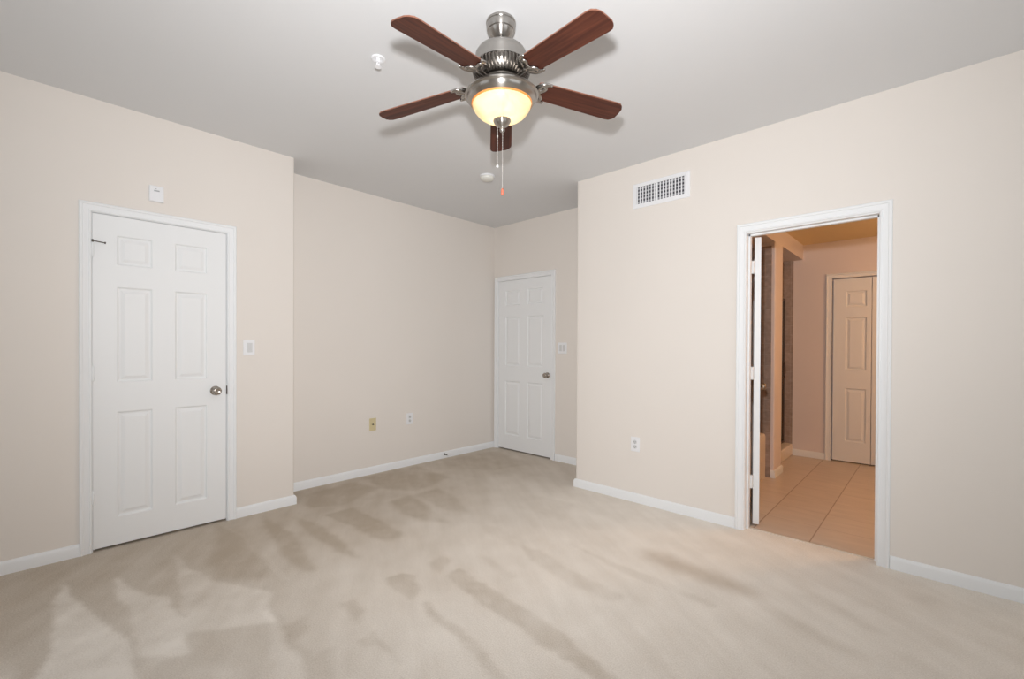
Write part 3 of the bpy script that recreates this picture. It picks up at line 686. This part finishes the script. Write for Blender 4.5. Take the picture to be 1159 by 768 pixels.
# pull chains hang plumb from the light kit
def chain(off, z0, z1, fob_m, fob_label, fl):
    top = body_xf(Vector((Rg.x * off, Rg.y * off, z0)))
    bm = bmesh.new(); tube(bm, [(top.x, top.y, z0 - H), (top.x, top.y, z1 - H)], 0.0009, 6)
    n = int((z0 - z1) / 0.012)
    for i in range(n):
        lathe(bm, [(0, 0.0019), (0.0016, 0.001), (0.0019, 0), (0.0016, -0.001), (0, -0.0019)], 6, org=(top.x, top.y, z0 - H - i * 0.012))
    if off < 0: lathe(bm, [(0, 0.008), (0.0035, 0.004), (0.0035, -0.004), (0, -0.008)], 10, org=(top.x, top.y, z0 - H - 0.052))
    c_ = link('pull_chain', bm, CHAINM, fan)
    bm = bmesh.new(); lathe(bm, [(0, 0), (0.003, -0.002), (0.0062, -0.008), (0.0068, -fl * 0.8), (0.005, -fl), (0, -fl)], 16, org=(top.x, top.y, z1 - H))
    f_ = link('chain_fob', bm, fob_m, c_, smooth=True); f_['label'] = fob_label
chain(-0.021, 2.262, 2.082, FROST, 'small pale chain fob', 0.014)
chain(0.0015, 2.228, 1.975, RED, 'coral red chain fob', 0.033)

def blade_pt(k, R, lat, dz=0.0):
    a = ANG0 + k * math.radians(72)
    X = R * math.cos(a) - lat * math.sin(a); Y = R * math.sin(a) + lat * math.cos(a)
    l = Vector((X, Y, 0))
    z = 2.4447 + TR * l.dot(Rg) + TF * l.dot(Fw) - 0.1038 * (R - 0.15) - 0.16 * lat + dz
    return Vector((X + Rg.x * 0.0053, Y + Rg.y * 0.0053, z - H))
outline = [(0.166, -0.030), (0.172, -0.046), (0.186, -0.0525), (0.40, -0.0575), (0.572, -0.0615), (0.592, -0.0585), (0.606, -0.047), (0.6145, -0.030), (0.616, 0.0), (0.6145, 0.030), (0.606, 0.047), (0.592, 0.0585), (0.572, 0.0615), (0.40, 0.0575), (0.186, 0.0525), (0.172, 0.046), (0.166, 0.030), (0.164, 0.0)]
for k in range(5):
    bm = bmesh.new(); lay = None
    lo = [bm.verts.new(blade_pt(k, R, l, 0.0)) for R, l in outline]; hi = [bm.verts.new(blade_pt(k, R, l, 0.0055)) for R, l in outline]
    bm.faces.new(lo); bm.faces.new(hi[::-1])
    n = len(lo)
    for i in range(n):
        f = bm.faces.new((lo[i], lo[(i + 1) % n], hi[(i + 1) % n], hi[i])); f.material_index = 1
    bl = link('fan_blade', bm, [WOOD, WEDGE], fan)
    at = bl.data.attributes.new('grain', 'FLOAT_VECTOR', 'POINT')
    vals = []
    for z_ in (0, 1):
        for R, l in outline: vals += [R + 3.1 * k, l, 0.01 * z_ + k]
    at.data.foreach_set('vector', vals)
    # scrolled iron: arm from the flywheel, crescent under the blade root, two inner curls
    bm = bmesh.new()
    arm = [blade_pt(k, 0.062, 0, -0.004), blade_pt(k, 0.095, 0, -0.014), blade_pt(k, 0.130, 0, -0.016), blade_pt(k, 0.165, 0, -0.010)]
    arm = smooth_path(arm, 5); tube(bm, arm, [0.014 - 0.005 * math.sin(math.pi * i / (len(arm) - 1)) for i in range(len(arm))], 12, 0.7)
    cres = [(0.222, -0.058), (0.205, -0.0555), (0.188, -0.047), (0.174, -0.030), (0.168, -0.012), (0.166, 0), (0.168, 0.012), (0.174, 0.030), (0.188, 0.047), (0.205, 0.0555), (0.222, 0.058)]
    P = smooth_path([blade_pt(k, R, l, -0.004) for R, l in cres], 4); N = len(P) - 1
    tube(bm, P, [0.0055 + 0.0115 * math.sin(math.pi * i / N) ** 0.7 for i in range(N + 1)], 12, 0.75)
    for sg in (-1, 1):
        for tip, rr in (((0.222, 0.058), 0.0075),):
            c0 = blade_pt(k, tip[0], tip[1] * sg, -0.004); lathe(bm, [(0, rr), (rr * 0.8, rr * 0.6), (rr, 0), (rr * 0.8, -rr * 0.6), (0, -rr)], 12, org=c0)
        cur = [(0.170, 0.004), (0.186, 0.012), (0.198, 0.022), (0.204, 0.033), (0.199, 0.040), (0.193, 0.036)]
        Q = smooth_path([blade_pt(k, R, l * sg, -0.006) for R, l in cur], 4); NQ = len(Q) - 1
        tube(bm, Q, [0.0135 - 0.0055 * i / NQ for i in range(NQ + 1)], 10, 0.8)
    c0 = blade_pt(k, 0.168, 0, -0.012); lathe(bm, [(0, 0.008), (0.012, 0.006), (0.014, 0), (0.012, -0.005), (0, -0.008)], 16, org=c0)
    link('blade_iron', bm, NICKEL2, fan, smooth=True)
# frosted light escapes evenly through the bowl: the two bulbs above do the lighting

# ------------------------------------------------------------------ fittings
# sprinkler
sp = empty('fire_sprinkler', (-2.1016, 1.2274, H)); tag(sp, 'small white ceiling sprinkler head left of the fan', 'sprinkler')
bm = bmesh.new(); lathe(bm, [(0, -0.0005), (0.035, -0.0005), (0.036, -0.003), (0.030, -0.007), (0.020, -0.006), (0.017, -0.003), (0, -0.003)], 36); link('escutcheon', bm, PLASTIC, sp, auto=35)
bm = bmesh.new(); lathe(bm, [(0, -0.002), (0.010, -0.002), (0.011, -0.016), (0.007, -0.018), (0, -0.018)], 20)
for a in (0, math.pi): tube(bm, smooth_path([(0.008 * math.cos(a), 0.008 * math.sin(a), -0.016), (0.014 * math.cos(a), 0.014 * math.sin(a), -0.028), (0.004 * math.cos(a), 0.004 * math.sin(a), -0.042)], 4), 0.0022, 8)
tube(bm, [(0, 0, -0.018), (0, 0, -0.040)], 0.0022, 8); link('sprinkler_frame', bm, PLASTIC, sp, auto=35)
bm = bmesh.new(); lathe(bm, [(0, -0.041), (0.008, -0.041), (0.0165, -0.044), (0.0165, -0.0455), (0, -0.0455)], 24); link('deflector', bm, PLASTIC, sp, auto=35)
# smoke detector
sd = empty('smoke_detector', (-2.847, 2.713, H)); tag(sd, 'round white smoke detector on the ceiling beyond the fan', 'smoke detector')
bm = bmesh.new(); lathe(bm, [(0, -0.0005), (0.063, -0.0005), (0.0645, -0.008), (0.061, -0.012), (0, -0.012)], 48); link('base_ring', bm, PLASTIC, sd, auto=35)
bm = bmesh.new(); lathe(bm, [(0, -0.0125), (0.057, -0.0125), (0.059, -0.018), (0.055, -0.030), (0.044, -0.038), (0.020, -0.041), (0, -0.041)], 48); link('cover', bm, mat('ivory_plastic', (0.80, 0.79, 0.74), 0.4, bump=(80, 0.01, 0.001)), sd, auto=35)
# supply vent on the right wall
vt = empty('wall_vent', (-1.575, YC, 2.468)); tag(vt, 'white slatted air vent high on the right wall', 'air vent')
fx0, fx1, fz0, fz1 = -0.232, 0.231, -0.099, 0.100; ox0, ox1, oz0, oz1 = -0.197, 0.200, -0.067, 0.067
bm = bmesh.new()
o4 = [(fx0, fz0), (fx1, fz0), (fx1, fz1), (fx0, fz1)]; i4 = [(ox0, oz0), (ox1, oz0), (ox1, oz1), (ox0, oz1)]
r0 = [bm.verts.new((x, -0.0005, z)) for x, z in o4]; r1 = [bm.verts.new((x * 0.985, -0.006, z * 0.97)) for x, z in o4]; r2 = [bm.verts.new((x, -0.010, z)) for x, z in i4]; r3 = [bm.verts.new((x, -0.0005, z)) for x, z in i4]
for a, b in ((r0, r1), (r1, r2), (r2, r3), (r3, r0)):
    for i in range(4): bm.faces.new((a[i], a[(i + 1) % 4], b[(i + 1) % 4], b[i]))
link('vent_frame', bm, PLASTIC, vt)
bm = bmesh.new(); bx(bm, ox0, ox1, -0.0012, -0.0002, oz0, oz1); link('vent_backing', bm, mat('vent_shadow_metal', (0.06, 0.06, 0.075), 0.7, bump=(50, 0.1, 0.001)), vt)
bm = bmesh.new()
for i in range(17):
    x = ox0 + 0.006 + (ox1 - ox0 - 0.012) * i / 16; bx(bm, x - 0.0042, x + 0.0042, -0.0085, -0.0060, oz0, oz1)
bx(bm, 0.012 - 0.05, 0.028 - 0.05, -0.0088, -0.006, oz0, oz1)
link('vertical_louvres', bm, PLASTIC, vt)
bm = bmesh.new()
for i in range(5):
    z = oz0 + 0.013 + (oz1 - oz0 - 0.026) * i / 4; bx(bm, ox0, ox1, -0.0055, -0.0016, z - 0.0052, z + 0.0052)
link('horizontal_louvres', bm, GREYP, vt)

def frame_left(x, y, z):   # fixture frame on walls facing +x
    return Matrix(((0, -1, 0, x), (1, 0, 0, y), (0, 0, 1, z), (0, 0, 0, 1)))
def frame_front(x, y, z):  # fixture frame on walls facing -y
    return Matrix.Translation((x, y, z))
def bev_box(bm, x0, x1, y0, y1, z0, z1, b=0.003):
    """box with chamfered front (-y) rim"""
    A = [bm.verts.new(c) for c in ((x0, y1, z0), (x1, y1, z0), (x1, y1, z1), (x0, y1, z1))]
    B = [bm.verts.new(c) for c in ((x0, y0 + b * 0.6, z0), (x1, y0 + b * 0.6, z0), (x1, y0 + b * 0.6, z1), (x0, y0 + b * 0.6, z1))]
    D = [bm.verts.new(c) for c in ((x0 + b, y0, z0 + b), (x1 - b, y0, z0 + b), (x1 - b, y0, z1 - b), (x0 + b, y0, z1 - b))]
    for p, q in ((A, B), (B, D)):
        for i in range(4): bm.faces.new((p[i], p[(i + 1) % 4], q[(i + 1) % 4], q[i]))
    bm.faces.new(D); bm.faces.new(A[::-1])
def screw(bm, x, z, y=-0.0062): lathe(bm, [(0, 0), (0.0032, 0), (0.0028, 0.0012), (0, 0.0015)], 10, axis='-y', org=(x, y, z))
def plate(name, M, label, cat, w=0.072, h=0.117, rockers=(), outlets=False, jack=False, m=PLASTIC):
    root = empty(name, M.translation); root.matrix_world = M; tag(root, label, cat)
    bm = bmesh.new(); bev_box(bm, -w / 2, w / 2, -0.006, -0.0005, -h / 2, h / 2); 
    if not rockers:
        for z in ((0,) if outlets else (0.042, -0.042)): screw(bm, 0, z)
    else:
        for x in rockers:
            for z in (0.048, -0.048): screw(bm, x, z)
    link('cover_plate', bm, m, root)
    for x in rockers:
        bm = bmesh.new(); rw, rh = 0.0155, 0.033
        bx(bm, x - rw - 0.0015, x + rw + 0.0015, -0.0066, -0.006, -rh - 0.0015, rh + 0.0015)
        v = [bm.verts.new(c) for c in ((x - rw, -0.0066, -rh), (x + rw, -0.0066, -rh), (x + rw, -0.0066, rh), (x - rw, -0.0066, rh), (x - rw, -0.0105, -rh), (x + rw, -0.0105, -rh), (x + rw, -0.0078, 0), (x - rw, -0.0078, 0), (x + rw, -0.0072, rh), (x - rw, -0.0072, rh))]
        for q in ((4, 5, 6, 7), (7, 6, 8, 9), (0, 1, 5, 4), (3, 2, 8, 9), (0, 4, 7), (0, 7, 3), (3, 7, 9), (1, 5, 6), (1, 6, 2), (2, 6, 8)): bm.faces.new([v[i] for i in q])
        link('rocker_switch', bm, ROCK, root)
    if outlets:
        for z in (0.0195, -0.0195):
            bm = bmesh.new(); lathe(bm, [(0, 0), (0.0165, 0), (0.0160, 0.0025), (0, 0.0027)], 24, axis='-y', org=(0, -0.006, z))
            rc = link('outlet_socket', bm, ROCK, root)
            bm = bmesh.new()
            for xx, hh in ((-0.0063, 0.0045), (0.0063, 0.0038)): bx(bm, xx - 0.0011, xx + 0.0011, -0.0092, -0.0086, z + 0.001 - hh, z + 0.001 + hh)
            lathe(bm, [(0, 0), (0.0024, 0), (0.0024, 0.0005), (0, 0.0005)], 10, axis='-y', org=(0, -0.0087, z - 0.009)); link('socket_slots', bm, DARK, rc)
    if jack:
        bm = bmesh.new(); lathe(bm, [(0, 0), (0.008, 0), (0.008, 0.002), (0.0048, 0.003), (0.0048, 0.011), (0.002, 0.011), (0, 0.009)], 16, axis='-y', org=(0, -0.006, 0)); link('coax_connector', bm, DNICKEL, root)
    return root
ROCK = mat('switch_plastic', (0.70, 0.70, 0.70), 0.35, bump=(80, 0.01, 0.001))
plate('light_switch', frame_left(XA, 1.1085, 1.2375), 'white single rocker light switch right of the near door', 'light switch', 0.076, 0.117, rockers=(0.004,))
plate('light_switch', frame_front(-2.9695, YD, 1.2395), 'white double rocker light switch right of the far door', 'light switch', 0.115, 0.119, rockers=(-0.023, 0.023))
plate('cable_outlet', frame_left(XB, 2.303, 0.4845), 'yellowed wall plate with a coax jack, left plate on the set-back wall', 'cable outlet', 0.072, 0.122, jack=True, m=YELLOWP)
plate('power_outlet', frame_left(XB, 2.729, 0.493), 'white power outlet on the set-back wall, right of the yellowed plate', 'power outlet', 0.072, 0.118, outlets=True)
plate('power_outlet', frame_front(-1.7735, YC, 0.468), 'white power outlet low on the right wall beneath the vent', 'power outlet', 0.076, 0.117, outlets=True)
# small alarm box above the near door
al = empty('wall_alarm', (XA, 0.5645, 2.227)); al.matrix_world = frame_left(XA, 0.5645, 2.227); tag(al, 'small white plastic alarm box above the near door', 'wall alarm')
bm = bmesh.new(); bev_box(bm, -0.037, 0.037, -0.024, -0.0005, -0.050, 0.050, 0.005); link('case', bm, PLASTIC, al)
bm = bmesh.new(); bx(bm, -0.034, 0.034, -0.027, -0.0235, -0.048, -0.044); bx(bm, -0.034, 0.034, -0.0255, -0.0235, -0.044, 0.014); link('front_cover', bm, PLASTIC, al)
bm = bmesh.new(); bx(bm, -0.014, 0.014, -0.0265, -0.024, 0.0145, 0.0215); bx(bm, -0.006, -0.001, -0.0265, -0.024, 0.029, 0.033); link('indicator_window', bm, GREYP, al)
# door stop on the alcove baseboard
ds = empty('door_stop', (XB + 0.013, 3.182, 0.045)); tag(ds, 'small dark spring door stop on the baseboard left of the far door', 'door stop')
bm = bmesh.new(); lathe(bm, [(0, 0), (0.011, 0), (0.012, 0.003), (0.007, 0.006), (0, 0.006)], 20, axis='x'); link('mounting_cap', bm, DNICKEL, ds, auto=35)
bm = bmesh.new(); hel = [(0.006 + 0.055 * i / 120, 0.005 * math.cos(i * 0.9), 0.005 * math.sin(i * 0.9)) for i in range(121)]
tube(bm, hel, 0.0011, 5); link('spring', bm, DNICKEL, ds)
bm = bmesh.new(); lathe(bm, [(0, 0.058), (0.0065, 0.060), (0.0075, 0.068), (0.006, 0.076), (0, 0.077)], 16, axis='x'); link('rubber_tip', bm, PLASTIC, ds, smooth=True)

# ------------------------------------------------------------------ bathroom fixtures
tb = empty('bathtub', (-1.59, 4.185, 0)); tag(tb, 'tan enamel bathtub behind the open bathroom door', 'bathtub')
TX0, TX1, TY0, TY1, TZ = BX0 + 0.002 + 1.59, -1.203 + 1.59, BY0 + 0.013 - 4.185, SY0 - 0.0105 - 4.185, 0.425
def rrect(x0, x1, y0, y1, r, z, n=6):
    out = []
    for cx, cy, a0 in ((x1 - r, y1 - r, 0), (x0 + r, y1 - r, 90), (x0 + r, y0 + r, 180), (x1 - r, y0 + r, 270)):
        for k in range(n + 1): t = math.radians(a0 + 90 * k / n); out.append((cx + r * math.cos(t), cy + r * math.sin(t), z))
    return out
bm = bmesh.new()
L = [rrect(TX0, TX1, TY0, TY1, 0.012, 0), rrect(TX0, TX1, TY0, TY1, 0.012, TZ - 0.03), rrect(TX0 + 0.004, TX1 - 0.006, TY0 + 0.004, TY1 - 0.004, 0.016, TZ - 0.008), rrect(TX0 + 0.015, TX1 - 0.018, TY0 + 0.015, TY1 - 0.015, 0.02, TZ), rrect(TX0 + 0.06, TX1 - 0.07, TY0 + 0.09, TY1 - 0.08, 0.09, TZ), rrect(TX0 + 0.075, TX1 - 0.085, TY0 + 0.11, TY1 - 0.10, 0.10, TZ - 0.03), rrect(TX0 + 0.13, TX1 - 0.14, TY0 + 0.25, TY1 - 0.16, 0.10, 0.10), rrect(TX0 + 0.17, TX1 - 0.18, TY0 + 0.30, TY1 - 0.2, 0.08, 0.08)]
R = [[bm.verts.new(c) for c in l] for l in L]
for a, b in zip(R, R[1:]):
    for i in range(len(a)): bm.faces.new((a[i], a[(i + 1) % len(a)], b[(i + 1) % len(a)], b[i]))
bm.faces.new(R[-1]); bm.faces.new(R[0][::-1]); link('tub_shell', bm, TUB, tb, auto=50)
# shower enclosure: framed glass door on a curb
o = link('trim_shower_curb', box(-1.40, -1.222, SY1 + 0.001, BY1 - 0.0095, 0, 0.135), TUB, bevel=0.012); tag(o, 'raised curb at the foot of the shower', 'shower curb', 'structure')
sh = empty('shower_door', (-1.322, 5.65, 0.135)); tag(sh, 'bronze framed glass shower door behind the stub wall', 'shower door')
y0, y1, zt = SY1 + 0.002 - 5.65, BY1 - 0.0105 - 5.65, 1.695
bm = bmesh.new()
for a, b in ((y0, y0 + 0.03), (y1 - 0.03, y1)): bx(bm, -0.013, 0.013, a, b, 0.0005, zt)
bx(bm, -0.013, 0.013, y0 + 0.03, y1 - 0.03, zt - 0.03, zt); bx(bm, -0.013, 0.013, y0 + 0.03, y1 - 0.03, 0.0005, 0.025)
link('metal_frame', bm, BRONZE, sh)
link('glass_pane', box(-0.003, 0.003, y0 + 0.03, y1 - 0.03, 0.025, zt - 0.03), PANE, sh)
bm = bmesh.new(); tube(bm, smooth_path([(0.004, y1 - 0.1, 0.78), (0.035, y1 - 0.1, 0.79), (0.035, y1 - 0.1, 0.93), (0.004, y1 - 0.1, 0.94)], 4), 0.006, 8); link('pull_handle', bm, BRONZE, sh, auto=40)
